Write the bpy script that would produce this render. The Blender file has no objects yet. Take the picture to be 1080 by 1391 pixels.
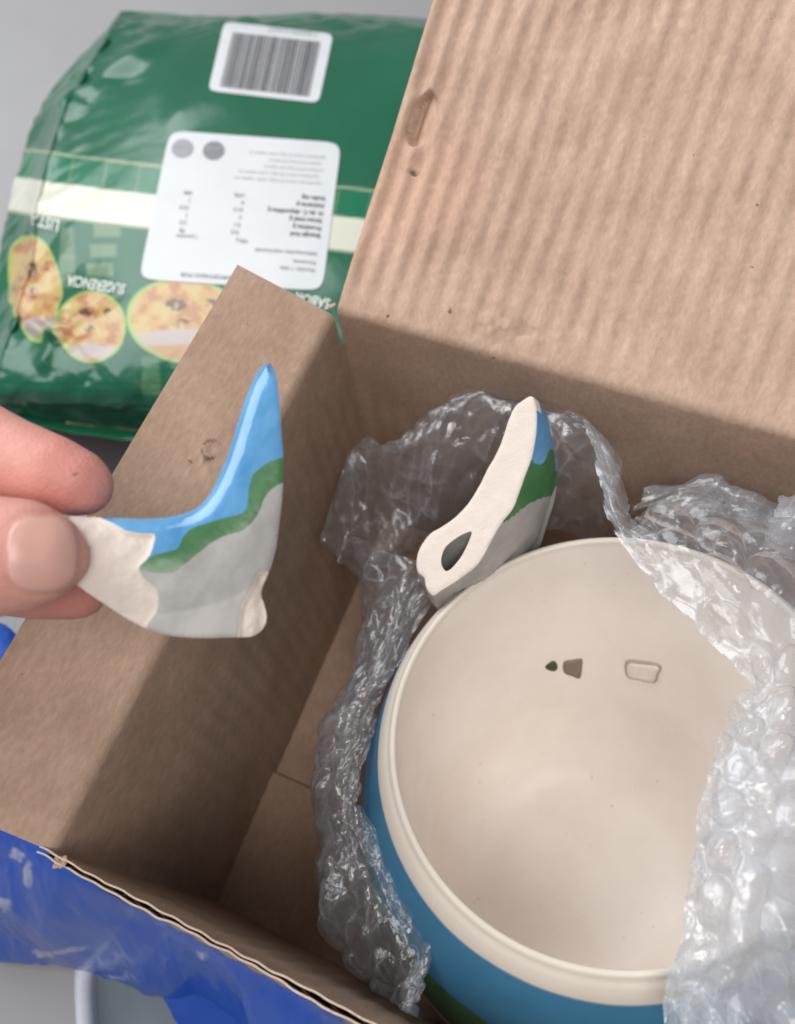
import bpy, bmesh, math, random
import numpy as np
from mathutils import Vector, Matrix
from mathutils.bvhtree import BVHTree
from mathutils.geometry import delaunay_2d_cdt

random.seed(4); RNG = np.random.default_rng(4)
S = bpy.context.scene; COL = S.collection

# ------------------------------------------------------------------ camera
F = 1208.0; CXY = np.array([540.0, 695.5])
n_ = np.array([143, 648, F]); a_ = np.array([-3994, -1372, F])
n_ /= np.linalg.norm(n_); a_ -= n_ * (a_ @ n_); a_ /= np.linalg.norm(a_)
AX, AZ = -a_, -n_
RW = np.array([AX, np.cross(AZ, AX), AZ])            # camera (right, down, forward) -> world
CAM = np.array([0, 0, .3386])
cam = bpy.data.objects.new('camera', bpy.data.cameras.new('camera')); COL.objects.link(cam)
cam.data.sensor_fit = 'VERTICAL'; cam.data.sensor_height = 36
cam.data.lens = 36 * F / 1391; cam.data.clip_start = .01; cam.data.clip_end = 50
M3 = RW @ np.diag([1, -1, -1])
cam.matrix_world = Matrix([[*M3[i], CAM[i]] for i in range(3)] + [[0, 0, 0, 1]])
cam.data.dof.use_dof = True; cam.data.dof.focus_distance = .215; cam.data.dof.aperture_fstop = 14
S.camera = cam

# ------------------------------------------------------------------ light
W = bpy.data.worlds.new('World'); S.world = W; W.use_nodes = True
W.node_tree.nodes['Background'].inputs[0].default_value = (.93, .96, 1, 1)
W.node_tree.nodes['Background'].inputs[1].default_value = .24
def area(name, loc, target, sx, sy, power, col):
    l = bpy.data.lights.new(name, 'AREA'); l.shape = 'RECTANGLE'; l.size = sx; l.size_y = sy
    l.energy = power; l.color = col
    o = bpy.data.objects.new(name, l); COL.objects.link(o); o.location = loc
    o.rotation_euler = (Vector(target) - Vector(loc)).to_track_quat('-Z', 'Y').to_euler()
area('window_light', (-.98, .34, 1.05), (0, .06, .1), 1.35, 1.1, 22.5, (.95, .975, 1))
area('fill_light', (.30, -.42, 1.4), (0, .06, .1), .8, .6, 12.5, (1, .96, .92))  # unseen fill, added to brighten the lid and the mug interior
S.view_settings.view_transform = 'Standard'; S.view_settings.look = 'None'
S.view_settings.exposure = 0; S.view_settings.gamma = 1
S.cycles.max_bounces = 12; S.cycles.diffuse_bounces = 8; S.cycles.transparent_max_bounces = 24
S.cycles.caustics_reflective = False; S.cycles.caustics_refractive = False

# ------------------------------------------------------------------ helpers
def ray(px, py):
    px = np.asarray(px, float); py = np.asarray(py, float)
    d = np.stack([px - CXY[0], py - CXY[1], np.full_like(px, F)], -1) / F
    return d @ RW.T
def at_z(px, py, z):
    """world point on the horizontal plane z seen in this direction"""
    d = ray(px, py); z = np.asarray(z, float)
    return CAM + d * ((z - CAM[2]) / d[..., 2])[..., None]
def at_d(px, py, dep):
    d = ray(px, py); return CAM + d * np.asarray(dep, float)[..., None]

def _hash(ix, iy, seed):
    h = (ix.astype(np.int64) * 374761393 + iy.astype(np.int64) * 668265263 + seed * 974634777) & 0xffffffff
    h = ((h ^ (h >> 13)) * 1274126177) & 0xffffffff
    return ((h ^ (h >> 16)) & 0xffff) / 65535.0
def vnoise(x, y, seed=0):
    x, y = np.asarray(x, float), np.asarray(y, float)
    ix, iy = np.floor(x), np.floor(y); fx, fy = x - ix, y - iy
    fx = fx * fx * (3 - 2 * fx); fy = fy * fy * (3 - 2 * fy)
    a = _hash(ix, iy, seed); b = _hash(ix + 1, iy, seed); c = _hash(ix, iy + 1, seed); d = _hash(ix + 1, iy + 1, seed)
    return (a + (b - a) * fx) * (1 - fy) + (c + (d - c) * fx) * fy
def fbm(x, y, seed=0, o=4):
    s = 0; a = 1; t = 0
    for k in range(o):
        s = s + a * (vnoise(x * 2 ** k, y * 2 ** k, seed + k * 17) - .5); t += a; a *= .5
    return s / t
def ridged(x, y, seed=0, o=3):
    s = 0; a = 1; t = 0
    for k in range(o):
        s = s + a * (1 - np.abs(2 * vnoise(x * 1.9 ** k, y * 1.9 ** k, seed + k * 31) - 1)); t += a; a *= .5
    return s / t

def link(name, me, parent=None, mats=()):
    for m in mats: me.materials.append(m)
    o = bpy.data.objects.new(name, me); COL.objects.link(o)
    if parent is not None: o.parent = parent
    return o
def mesh(name, verts, faces, mats, parent=None, smooth=True, col=None, fmat=None):
    me = bpy.data.meshes.new(name)
    me.from_pydata(np.asarray(verts).tolist(), [], faces if isinstance(faces, list) else faces.tolist())
    if smooth: me.polygons.foreach_set('use_smooth', np.ones(len(me.polygons), bool))
    if fmat is not None: me.polygons.foreach_set('material_index', np.asarray(fmat, np.int32))
    if col is not None:
        at = me.color_attributes.new('tint', 'FLOAT_COLOR', 'POINT')
        c4 = np.ones((len(me.vertices), 4), np.float32); c4[:, :3] = col
        at.data.foreach_set('color', c4.ravel())
    me.update()
    return link(name, me, parent, mats if isinstance(mats, (list, tuple)) else [mats])
def gfaces(nr, nc, off=0, flip=False):
    i = np.arange(nr - 1)[:, None] * nc + np.arange(nc - 1)[None] + off
    q = np.stack([i, i + 1, i + nc + 1, i + nc], -1).reshape(-1, 4)
    return q[:, ::-1] if flip else q
def empty(name, label, cat, loc=(0, 0, 0), group=None):
    o = bpy.data.objects.new(name, None); COL.objects.link(o); o.location = loc
    o.empty_display_size = .01; tag(o, label, cat, group); return o
def tag(o, label, cat, group=None):
    o['label'] = label; o['category'] = cat
    if group: o['group'] = group
def crom(ctrl, u):
    """Catmull-Rom along axis 0 of ctrl at parameters u in 0..1"""
    n = len(ctrl); t = np.clip(u, 0, 1) * (n - 1); i = np.minimum(t.astype(int), n - 2); f = (t - i)
    f = f.reshape((-1,) + (1,) * (ctrl.ndim - 1))
    p0 = ctrl[i - 1]; p0 = np.where((i == 0).reshape(f.shape), 2 * ctrl[0] - ctrl[1], p0)
    p1 = ctrl[i]; p2 = ctrl[i + 1]
    p3 = ctrl[np.minimum(i + 2, n - 1)]; p3 = np.where((i == n - 2).reshape(f.shape), 2 * ctrl[-1] - ctrl[-2], p3)
    return .5 * (2 * p1 + (p2 - p0) * f + (2 * p0 - 5 * p1 + 4 * p2 - p3) * f ** 2 + (3 * p1 - p0 - 3 * p2 + p3) * f ** 3)
def surf(ctrl, nu, nv):
    """tensor interpolation of control rows x cols"""
    a = crom(np.asarray(ctrl, float), np.linspace(0, 1, nu))
    return crom(a.transpose(1, 0, 2), np.linspace(0, 1, nv)).transpose(1, 0, 2)
def gnormals(P):
    n = np.cross(np.gradient(P, axis=0), np.gradient(P, axis=1))
    return n / (np.linalg.norm(n, axis=-1, keepdims=True) + 1e-12)
def smooth(a, e0, e1):
    t = np.clip((a - e0) / (e1 - e0), 0, 1); return t * t * (3 - 2 * t)
def inpoly(x, y, poly):
    poly = np.asarray(poly, float); r = np.zeros(np.shape(x), bool)
    xj, yj = poly[-1]
    for xi, yi in poly:
        c = ((yi > y) != (yj > y)) & (x < (xj - xi) * (y - yi) / (yj - yi + 1e-12) + xi)
        r ^= c; xj, yj = xi, yi
    return r
def resample(poly, step, closed=True, jit=0, seed=0):
    p = np.asarray(poly, float)
    if closed: p = np.vstack([p, p[:1]])
    # smooth slightly with Catmull-Rom through the points
    n = len(p); s = np.linspace(0, 1, n * 12)
    if closed:
        e = np.vstack([p[-3:-1], p, p[1:3]]); q = crom(e, (s * (n - 1) + 2) / (n + 3))
    else: q = crom(p, s)
    L = np.r_[0, np.cumsum(np.linalg.norm(np.diff(q, axis=0), axis=1))]
    k = max(8, int(L[-1] / step)); t = np.linspace(0, L[-1], k + 1)
    if closed: t = t[:-1]
    r = np.stack([np.interp(t, L, q[:, 0]), np.interp(t, L, q[:, 1])], -1)
    if jit:
        r = r + jit * np.stack([fbm(t / (step * 4), t * 0 + .5, seed), fbm(t / (step * 4), t * 0 + 9.5, seed + 5)], -1) * 2
    return r
def bvh_of(*objs):
    vs, fs = [], []
    for o in objs:
        k = len(vs); mw = o.matrix_world
        vs += [mw @ v.co for v in o.data.vertices]; fs += [[i + k for i in p.vertices] for p in o.data.polygons]
    return BVHTree.FromPolygons(vs, fs)
def conform(px, py, bvh, off):
    """points of a surface met in the given directions, lifted off it by off"""
    d = ray(px, py); out = []
    for v in d.reshape(-1, 3):
        v = Vector(v).normalized(); h, nn, _, _ = bvh.ray_cast(Vector(CAM), v)
        if h is None: out.append((0, 0, -1)); continue
        if nn.dot(v) > 0: nn = -nn
        out.append(h + nn * off)
    return np.array(out).reshape(d.shape)

# ------------------------------------------------------------------ materials
class NT:
    def __init__(s, name):
        s.m = bpy.data.materials.new(name); s.m.use_nodes = True; s.t = s.m.node_tree; s.N = s.t.nodes
        s.b = s.N['Principled BSDF']; s.out = s.N['Material Output']
    def n(s, ty, **kw):
        x = s.N.new(ty)
        for k, v in kw.items():
            if k.startswith('i_'): x.inputs[k[2:].replace('_', ' ')].default_value = v
            else: setattr(x, k, v)
        return x
    def l(s, a, b): s.t.links.new(a, b)
    def coord(s): return s.n('ShaderNodeTexCoord').outputs['Object']
    def noise(s, scale, detail=4, co=None, rough=.55):
        x = s.n('ShaderNodeTexNoise'); x.inputs['Scale'].default_value = scale; x.inputs['Detail'].default_value = detail
        x.inputs['Roughness'].default_value = rough
        s.l(co if co is not None else s.coord(), x.inputs['Vector']); return x.outputs['Fac']
    def ramp(s, fac, stops):
        r = s.n('ShaderNodeValToRGB'); e = r.color_ramp.elements
        while len(e) < len(stops): e.new(.5)
        for k, (p, c) in enumerate(stops): e[k].position = p; e[k].color = (*c, 1)
        s.l(fac, r.inputs[0]); return r.outputs[0]
    def mix(s, fac, a, b, mode='MIX'):
        x = s.n('ShaderNodeMix', data_type='RGBA', blend_type=mode)
        for sock, v in ((x.inputs[0], fac), (x.inputs[6], a), (x.inputs[7], b)):
            if isinstance(v, (int, float)): sock.default_value = v
            elif isinstance(v, tuple): sock.default_value = (*v, 1)
            else: s.l(v, sock)
        return x.outputs[2]
    def bump(s, h, dist, strength=1):
        x = s.n('ShaderNodeBump'); x.inputs['Distance'].default_value = dist; x.inputs['Strength'].default_value = strength
        s.l(h, x.inputs['Height']); s.l(x.outputs[0], s.b.inputs['Normal'])
    def math(s, op, a, b):
        x = s.n('ShaderNodeMath', operation=op)
        for k, v in ((0, a), (1, b)):
            if isinstance(v, (int, float)): x.inputs[k].default_value = v
            else: s.l(v, x.inputs[k])
        return x.outputs[0]
    def set(s, **kw):
        for k, v in kw.items(): s.b.inputs[k.replace('_', ' ')].default_value = v
        return s
    def color(s, c):
        if isinstance(c, tuple): s.b.inputs['Base Color'].default_value = (*c, 1)
        else: s.l(c, s.b.inputs['Base Color'])
    def attr(s): return s.n('ShaderNodeAttribute', attribute_name='tint').outputs['Color']

def kraft(name, dark, light, tint=False):
    k = NT(name); k.set(Roughness=.86, Specular_IOR_Level=.25)
    co = k.coord()
    m = k.n('ShaderNodeMapping'); m.inputs['Scale'].default_value = (1, .35, .6); k.l(co, m.inputs[0])
    f1 = k.noise(900, 6, m.outputs[0], .7); f2 = k.noise(55, 5, co)
    c = k.mix(k.ramp(f2, [(.3, (0, 0, 0)), (.7, (1, 1, 1))]), dark, light)
    c = k.mix(.55, c, k.ramp(f1, [(.3, (.62, .60, .58)), (.7, (1.12, 1.12, 1.12))]), 'MULTIPLY')
    sp = k.noise(420, 2, co, .4)                                   # dark flecks in the pulp
    c = k.mix(k.ramp(sp, [(.19, (1, 1, 1)), (.225, (0, 0, 0))]), c, (.16, .10, .07))
    if tint: c = k.mix(1.0, c, k.attr(), 'MULTIPLY')
    k.color(c); k.bump(k.math('ADD', f1, k.math('MULTIPLY', k.noise(3000, 2, co), .6)), .00012, .8); return k.m
KRAFT = kraft('kraft_board', (.395, .268, .194), (.485, .343, .258), True)
EDGE = kraft('torn_kraft_edge', (.55, .43, .34), (.68, .56, .46))

def glaze(name, c1, c2, rough=.16, scale=160, coat=.35):
    k = NT(name); k.set(Roughness=rough, Coat_Weight=coat, Coat_Roughness=.06)
    m = k.n('ShaderNodeMapping'); m.inputs['Scale'].default_value = (1, .45, .8); m.inputs['Rotation'].default_value = (0, .3, .7); k.l(k.coord(), m.inputs[0])
    c = k.mix(k.ramp(k.noise(scale, 6, m.outputs[0], .62), [(.34, (0, 0, 0)), (.64, (1, 1, 1))]), c1, c2)
    k.color(k.mix(k.ramp(k.noise(700, 2), [(.24, (1, 1, 1)), (.30, (0, 0, 0))]), c, tuple(x * .75 for x in c1))); k.bump(k.noise(240, 3), .00018, .5); return k.m
BLUE = glaze('blue_glaze', (.07, .245, .485), (.135, .36, .62))
GREEN = glaze('green_glaze', (.035, .135, .045), (.06, .19, .07), .32, 160, .06)
GREY = glaze('grey_glaze', (.30, .285, .27), (.40, .38, .36), .5, 160, .04)
def bisque(name):
    k = NT(name); k.set(Roughness=.9, Specular_IOR_Level=.2)
    k.color(k.mix(k.noise(260, 5), (.66, .565, .50), (.76, .675, .61)))
    k.bump(k.noise(1300, 6, None, .7), .00028, .9); return k.m
BISQUE = bisque('bare_clay')

# ------------------------------------------------------------------ setting: tabletop
tm = NT('grey_laminate'); tm.set(Roughness=.5)
tm.color(tm.mix(tm.noise(14, 5), (.25, .245, .25), (.31, .305, .305))); tm.bump(tm.noise(400, 3), .0002, .3)
tb = bmesh.new(); bmesh.ops.create_grid(tb, x_segments=8, y_segments=8, size=1.6)
tme = bpy.data.meshes.new('tabletop'); tb.to_mesh(tme); tb.free()
table = link('tabletop', tme, None, [tm.m]); table['kind'] = 'structure'

# ------------------------------------------------------------------ cardboard box
BT = .0032; LN = .0004; PITCH = .0068
ZF, ZR = .0060, .1386
FL = np.array([-.1005, -.0152, 0]); BL = np.array([-.1078, .1464, 0]); BR = np.array([.112, .1475, 0]); FR = np.array([.118, -.0166, 0])
UP = np.array([0, 0, 1.0])
box = empty('cardboard_box', 'open brown corrugated cardboard box with its lid folded back', 'box', (0, .065, 0))
def board(name, path, along, nrm, width, disp=None, fine=None, tint=None, nu=None, crush=None, joint=None):
    """Corrugated board: path (n,2) in the (nrm, up) plane is its inner face, swept for width along 'along'.
    Two liners and the wavy medium between them, joined into one panel."""
    org, along, nrm = path[0], along / np.linalg.norm(along), nrm / np.linalg.norm(nrm)
    p2 = path[1]; nv = len(p2); nu = nu or int(width / .0016)
    tg = np.gradient(p2, axis=0); tg /= np.linalg.norm(tg, axis=1, keepdims=True)
    n2 = np.stack([tg[:, 1], -tg[:, 0]], -1)                        # outward normal of the path
    L = np.r_[0, np.cumsum(np.linalg.norm(np.diff(p2, axis=0), axis=1))]
    def lay(offs, us):                                            # offs (nu, nv) along the outward normal
        q = p2[None] + n2[None] * offs[..., None]
        return org + us[:, None, None] * along + q[..., :1] * nrm + q[..., 1:] * UP
    us = np.linspace(0, width, nu); UU, LL = np.meshgrid(us, L, indexing='ij')
    d = disp(UU, LL) if disp else np.zeros_like(UU)
    edge = .0003 * fbm(LL * 260, UU * 260, 3)
    vs, fs, fm, tn = [], [], [], []; k = 0
    def add(P, mat, t=None, flip=False):
        nonlocal k
        r, c = P.shape[:2]; vs.append(P.reshape(-1, 3)); g = gfaces(r, c, k, flip); fs.append(g); fm.append(np.full(len(g), mat))
        tn.append(np.ones((r * c, 3)) if t is None else t.reshape(-1, 3)); k += r * c
    T = tint(UU, LL) if tint else None
    z = np.zeros_like(UU); th = BT * (crush(UU, LL) if crush else 1 + z)
    add(lay(-d, us), 0, T); add(lay(LN - d, us), 1, None, True)
    add(lay(th - LN - d, us), 1); add(lay(th - d, us), 0, None, True)
    for lo, hi in ((-d, LN - d), (th - LN - d, th - d)):
        A, B = lay(lo, us), lay(hi, us)
        add(np.stack([A[0], B[0]], 0), 1); add(np.stack([A[-1], B[-1]], 0), 1)
        
        if joint != 'start': add(np.stack([A[:, 0], B[:, 0]], 0), 1)
        if joint != 'end': add(np.stack([A[:, -1], B[:, -1]], 0), 1)
    wu = np.linspace(.0005, width - .0005, int(width / PITCH * 8)); sel = np.arange(0, nv, max(1, nv // 24)); sel[-1] = nv - 1
    ui = np.clip((wu / width * (nu - 1)).round().astype(int), 0, nu - 1)
    tk, dk = th[np.ix_(ui, sel)], d[np.ix_(ui, sel)]
    w = tk / 2 + (tk / 2 - LN) * .95 * np.sin(wu / PITCH * 2 * math.pi + .7)[:, None] - dk
    p2k, n2k = p2[sel], n2[sel]
    q = p2k[None] + n2k[None] * w[..., None]
    add(org + wu[:, None, None] * along + q[..., :1] * nrm + q[..., 1:] * UP, 0)
    return mesh(name, np.vstack(vs), np.vstack(fs), [KRAFT, EDGE], box, True, np.vstack(tn), np.concatenate(fm))
def straight(z0, z1, n): return np.stack([np.zeros(n), np.linspace(z0, z1, n)], -1)
def folded(z0, ang, length, r=.0045, n=120):
    """up the wall, round the score line and out along the flap at ang above the horizontal"""
    a = np.linspace(0, math.pi / 2 - ang, 14)
    arc = np.stack([r * (1 - np.cos(a)), ZR - r + r * np.sin(a)], -1)
    end = arc[-1]; s = np.linspace(0, length, n)[1:]
    out = end + s[:, None] * np.array([math.cos(ang), math.sin(ang)])
    return np.vstack([straight(z0, ZR - r, 8)[:-1], arc, out])

def wall_tint(U, L): return np.ones(U.shape + (3,)) * (1 - .10 * smooth(fbm(U * 30, L * 30, 8), .1, .3))[..., None]
def soft(U, L): return .00035 * fbm(U * 45, L * 12, 2) + .00012 * np.sin(U / PITCH * 2 * math.pi) * (.5 + vnoise(U * 40, L * 25, 5))
wl = np.linalg.norm
def softj(U, L): return soft(U, L) * (1 - smooth(L, .100, .119))
# walls (the back and left walls end where their flap takes over)
board('wall', (BL, straight(ZF - .004, ZR - .0163, 40)), BR - BL, np.array([0, 1, 0.]), wl(BR - BL), softj, tint=wall_tint, joint='end')
leftn = np.cross(BL - FL, UP); leftn = -leftn if leftn[0] > 0 else leftn
AL = (BL - FL) / wl(BL - FL)
board('wall', (FL - AL * .0022, straight(ZF - .004, ZR - .0163, 40)), BL - FL, leftn, wl(BL - FL) + .0022, softj, tint=wall_tint, joint='end')
board('wall', (FR, straight(ZF - .004, ZR - .004, 40)), BR - FR, np.array([1, 0, 0.]), wl(BR - FR), soft, tint=wall_tint)
def front_disp(U, L): return soft(U, L) + .0006 * smooth(L, .11, .134) * fbm(U * 90, L * 30, 12)
board('wall', (FL + np.array([-.0030, 0, 0]), straight(ZF - .004, ZR, 60)), FR - FL, np.array([0, -1, 0.]), wl(FR - FL) + .003, front_disp, tint=wall_tint, nu=300,
      crush=lambda U, L: 1 - smooth(L, .118, .1345) * (.50 + .55 * fbm(U * 70, L * 9, 14)))

HOLE = (.0078, .074)                                              # torn dent near the lid's edge
def lid_disp(U, L):
    ph = U / .0064 * 2 * math.pi + 1.1 * fbm(U * 30, L * 16, 21) * 2
    amp = .00009 + .00036 * vnoise(U * 120 + 3, L * 105, 22) * (.4 + vnoise(U * 33, L * 26, 27)) + .00050 * np.exp(-U / .022)
    rip = amp * np.sin(ph) + .00024 * fbm(U * 170, L * 300, 23)
    d = rip * smooth(L, .012, .03) + .0012 * fbm(U * 14, L * 14, 24)
    h = (((U - HOLE[0]) / .0042) ** 2 + ((L - HOLE[1]) / .0085) ** 2)
    d = d - smooth(-h, -1.0, -.80) * (.0003 + .0042 * smooth((HOLE[0] - U) / .0042, -.9, .5)) + .0007 * np.exp(-(h - 1.5) ** 2 * 1.6)
    ti = ((U - HOLE[0] - .002) / .0022) ** 2 + ((L - .0585) / .0010) ** 2
    d = d - .0007 * smooth(-ti, -1, -.2)
    sc = smooth(vnoise(U * 300, L * 300, 25), .45, .6) * np.exp(-(((U - .052) / .012) ** 2 + ((L - .022) / .007) ** 2) * 1.5)
    return (d - .00045 * sc + .00022 * fbm(U * 420, L * 420, 28)) * smooth(L, .0, .012)
def lid_tint(U, L):
    c = np.ones(U.shape + (3,)) * (1 + smooth(L, .008, .022)[..., None] * np.array([.15, .135, .15]))
    w = smooth(fbm(U * 22, L * 18, 31), .0, .22)[..., None]
    c = c * (1 + w * np.array([.05, .0, -.02]))
    sc = (smooth(vnoise(U * 300, L * 300, 25), .5, .62) * np.exp(-(((U - .052) / .012) ** 2 + ((L - .022) / .007) ** 2) * 1.5))[..., None]
    c = c * (1 - .22 * sc)
    h = (((U - HOLE[0] - .0016) / .0012) ** 2 + ((L - HOLE[1]) / .0032) ** 2)
    c = np.where((h < 1)[..., None], np.array([.97, .95, .93]) * c, c)
    ti = ((U - HOLE[0] - .002) / .0011) ** 2 + ((L - .0585) / .0006) ** 2
    return c * np.where(ti < 1, .35, 1)[..., None]  # dark shading painted into the small hole beside the dent
LIDA = math.radians(28)
board('lid', (BL, folded(ZR - .0163, LIDA, .150, .0036, 330)), BR - BL, np.array([0, 1, 0.]), wl(BR - BL), lid_disp, tint=lid_tint, nu=420, joint='start')

def flap_disp(U, L):
    t = np.exp(-(((U - .1015) / .007) ** 2 + ((L - .027) / .004) ** 2))
    return .0005 * fbm(U * 26, L * 26, 41) * smooth(L, 0, .012) + .0007 * t * (vnoise(U * 520, L * 520, 42) - .4)
def flap_tint(U, L):
    t = np.exp(-(((U - .1015) / .0055) ** 2 + ((L - .0275) / .0034) ** 2))
    g = smooth(ridged(U * 260, L * 260, 44, 2), .80, .95) * smooth(t, .1, .5)
    s = smooth(fbm(U * 160, L * 60, 45), .05, .3) * np.exp(-(((U - .1075) / .010) ** 2 + ((L - .031) / .006) ** 2))
    return np.ones(U.shape + (3,)) * ((1 - .75 * g) * (1 - .35 * s))[..., None]
board('flap', (FL + UP * 0, folded(ZR - .0163, math.radians(24), .0290, .0035, 70)), BL - FL, leftn, wl(BL - FL) - .002, flap_disp, tint=flap_tint, nu=260, joint='start')

# floor: two bottom flaps that meet left of the mug
def slab(name, x0, x1, y0, y1, z0, z1, parent, mats, n=40, amp=.0004, seed=0, tint=None):
    xs, ys = np.meshgrid(np.linspace(0, 1, n), np.linspace(0, 1, n), indexing='ij')
    X = x0 + (x1 - x0) * xs; Y = y0 + (y1 - y0) * ys
    top = np.stack([X, Y, z1 + amp * fbm(X * 40, Y * 40, seed)], -1); bot = np.stack([X, Y, np.full_like(X, z0)], -1)
    V = np.vstack([top.reshape(-1, 3), bot.reshape(-1, 3)]); k = n * n
    rim = np.r_[np.arange(n) * n, (n - 1) * n + np.arange(1, n), np.arange(n - 2, -1, -1) * n + n - 1, np.arange(n - 2, 0, -1)]
    r2 = np.roll(rim, -1); side = np.stack([rim, rim + k, r2 + k, r2], -1)
    fs = np.vstack([gfaces(n, n), gfaces(n, n, k, True), side]); fm = np.r_[np.zeros(2 * (n - 1) ** 2), np.ones(len(side))]
    return mesh(name, V, fs, mats, parent, False, np.ones((len(V), 3)), fm)
slab('floor_flap', -.1085, .113, .0325, .1460, .0032, ZF - .001, box, [KRAFT, EDGE], seed=3)
slab('floor_flap', -.1085, .113, -.0182, .0322, .0030, ZF + .0022, box, [KRAFT, EDGE], seed=5)

# torn scraps of liner at the corners
def scrap(c, size, seed, nrm=(0, 0, 1), name='torn_corner'):
    r = np.random.default_rng(seed); n = 14
    u, v = np.meshgrid(np.linspace(-1, 1, n), np.linspace(-1, 1, n), indexing='ij')
    e1 = np.array([.8, .5, .2]); e2 = np.array([-.4, .8, -.3])
    P = np.array(c) + size * (u[..., None] * e1 * (1 - .3 * vnoise(v * 2, u, seed))[..., None] + v[..., None] * e2 * .7)
    P += size * .45 * np.stack([fbm(u * 1.3, v * 1.3, seed + 1), fbm(u * 1.3, v * 1.3, seed + 2), .6 + 1.4 * fbm(u * 1.5, v * 1.5, seed + 3)], -1)
    keep = [f for f in gfaces(n, n).tolist() if r.random() > .02]
    o = mesh(name, P.reshape(-1, 3), keep, [KRAFT], box, True, np.ones((n * n, 3)) * 1.15)
    s = o.modifiers.new('thick', 'SOLIDIFY'); s.thickness = .0004
for p, z, s_, sd in (((84, 1172), .1375, .0019, 8), ((452, 417), .1388, .0012, 11)):
    scrap(at_z(*p, z), s_, sd)

# loose paper fibres at the torn spots
lid = [o for o in box.children if o.name.startswith('lid')][0]; bpy.context.view_layer.update(); lidbvh = bvh_of(lid)
def fibre(x, y, a, length, seed):
    r = np.random.default_rng(seed); t = np.linspace(0, 1, 14); a2 = a + (r.random() - .5) * 3 * t
    px = x + np.cumsum(np.cos(a2)) * length / 14; py = y + np.cumsum(np.sin(a2)) * length / 14
    P = conform(px, py, lidbvh, .0003) + np.array([0, -.3, .9]) * (np.sin(t * math.pi) * .0012 * r.random())[:, None]
    P = P[P[:, 2] > .05]
    if len(P) < 4: return
    T = np.gradient(P, axis=0); T /= wl(T, axis=1, keepdims=True); A = np.cross(T, [.3, .2, .9]); A /= wl(A, axis=1, keepdims=True); B = np.cross(T, A)
    ring = np.array([0, 2.09, 4.19, 6.283]); V = P[:, None] + .00006 * (np.cos(ring)[None, :, None] * A[:, None] + np.sin(ring)[None, :, None] * B[:, None])
    mesh('fibre', V.reshape(-1, 3), gfaces(len(P), 4), [EDGE], box)
for k, (x, y, a, l_) in enumerate([(655, 432, .2, 34), (668, 450, .6, 26), (690, 470, 1.9, 28), (640, 445, .1, 20), (675, 418, 1.2, 22), (715, 478, .3, 24), (580, 185, -.5, 26), (584, 150, .3, 22), (566, 205, 1.2, 16)]): fibre(x, y, a, l_, k)

# ------------------------------------------------------------------ the mug
RC = np.array([.00325, .0634, .1186]); RN = np.array([-.19, .05, 1.]); RN /= wl(RN)
E1 = np.cross([0, 1, 0], RN); E1 /= wl(E1); E2 = np.cross(RN, E1)
FLOOR_C = at_z(788, 1196, .0345)
SHEAR = (FLOOR_C - RC + RN * ((RC - FLOOR_C) @ RN))               # sideways drift of the pot from rim to floor
DEP = (RC - FLOOR_C) @ RN
mug = empty('mug', 'large broken ceramic mug, cream inside with a blue band outside, nested in bubble wrap', 'mug', tuple(RC - RN * DEP + SHEAR))
MUGM = Matrix([[E1[i], E2[i], RN[i], RC[i]] for i in range(3)] + [[0, 0, 0, 1]])
MINV = mug.matrix_world
sh = np.array([SHEAR @ E1, SHEAR @ E2])
def lathe(name, prof, mat, nseg=160, wob=.00025):
    pr = np.asarray(prof, float); n = 8
    pr = resample(pr, .0005, False)
    t = np.linspace(0, 2 * math.pi, nseg, endpoint=False)
    R = pr[:, None, 0] * (1 + wob / .05 * np.sin(2 * t + .6)[None] + wob / .08 * np.sin(3 * t)[None]); Z = np.repeat(pr[:, None, 1], nseg, 1)
    k = np.clip(-Z / DEP, 0, 1.1)
    L = np.stack([R * np.cos(t) + sh[0] * k, R * np.sin(t) + sh[1] * k, Z], -1)
    i = np.arange(len(pr) - 1)[:, None] * nseg + np.arange(nseg)[None]; j = np.roll(np.arange(nseg), -1)[None] + np.arange(len(pr) - 1)[:, None] * nseg
    fs = np.stack([i, j, j + nseg, i + nseg], -1).reshape(-1, 4)
    V = np.array([list(MUGM @ Vector(p)) for p in L.reshape(-1, 3)])
    return V, fs
pots = NT('mug_glaze'); pots.set(Roughness=.48, Coat_Weight=.06, Coat_Roughness=.15)
att = pots.n('ShaderNodeAttribute', attribute_name='tint'); sep = pots.n('ShaderNodeSeparateColor'); pots.l(att.outputs['Color'], sep.inputs[0])
h = sep.outputs[0]                                                # height below the rim, in tenths of a metre; green channel: 1 inside
hz = pots.math('ADD', h, pots.math('MULTIPLY', pots.math('SUBTRACT', pots.noise(38, 3), .5), .085))
cream = pots.mix(pots.ramp(pots.noise(34, 6, None, .65), [(.32, (0, 0, 0)), (.6, (1, 1, 1))]), (.745, .675, .615), (.81, .745, .69))
lip = pots.mix(pots.noise(90, 4), (.62, .56, .48), (.70, .63, .55))
bl = pots.mix(pots.noise(120, 3), (.035, .155, .29), (.05, .20, .35))
gr = pots.mix(pots.noise(90, 3), (.03, .10, .035), (.055, .15, .055))
def step(x, a, w=.006): return pots.ramp(x, [(a, (0, 0, 0)), (a + w, (1, 1, 1))])
hl = pots.math('ADD', h, pots.math('MULTIPLY', pots.math('SUBTRACT', pots.noise(30, 3), .5), .012))
c = pots.mix(step(hl, .050), lip, bl); c = pots.mix(step(hz, .235), c, gr); c = pots.mix(step(hz, .42), c, (.42, .40, .38))
cream = pots.mix(pots.ramp(pots.noise(520, 2), [(.225, (1, 1, 1)), (.27, (0, 0, 0))]), cream, (.58, .49, .41))
c = pots.mix(sep.outputs[1], c, cream)
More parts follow.
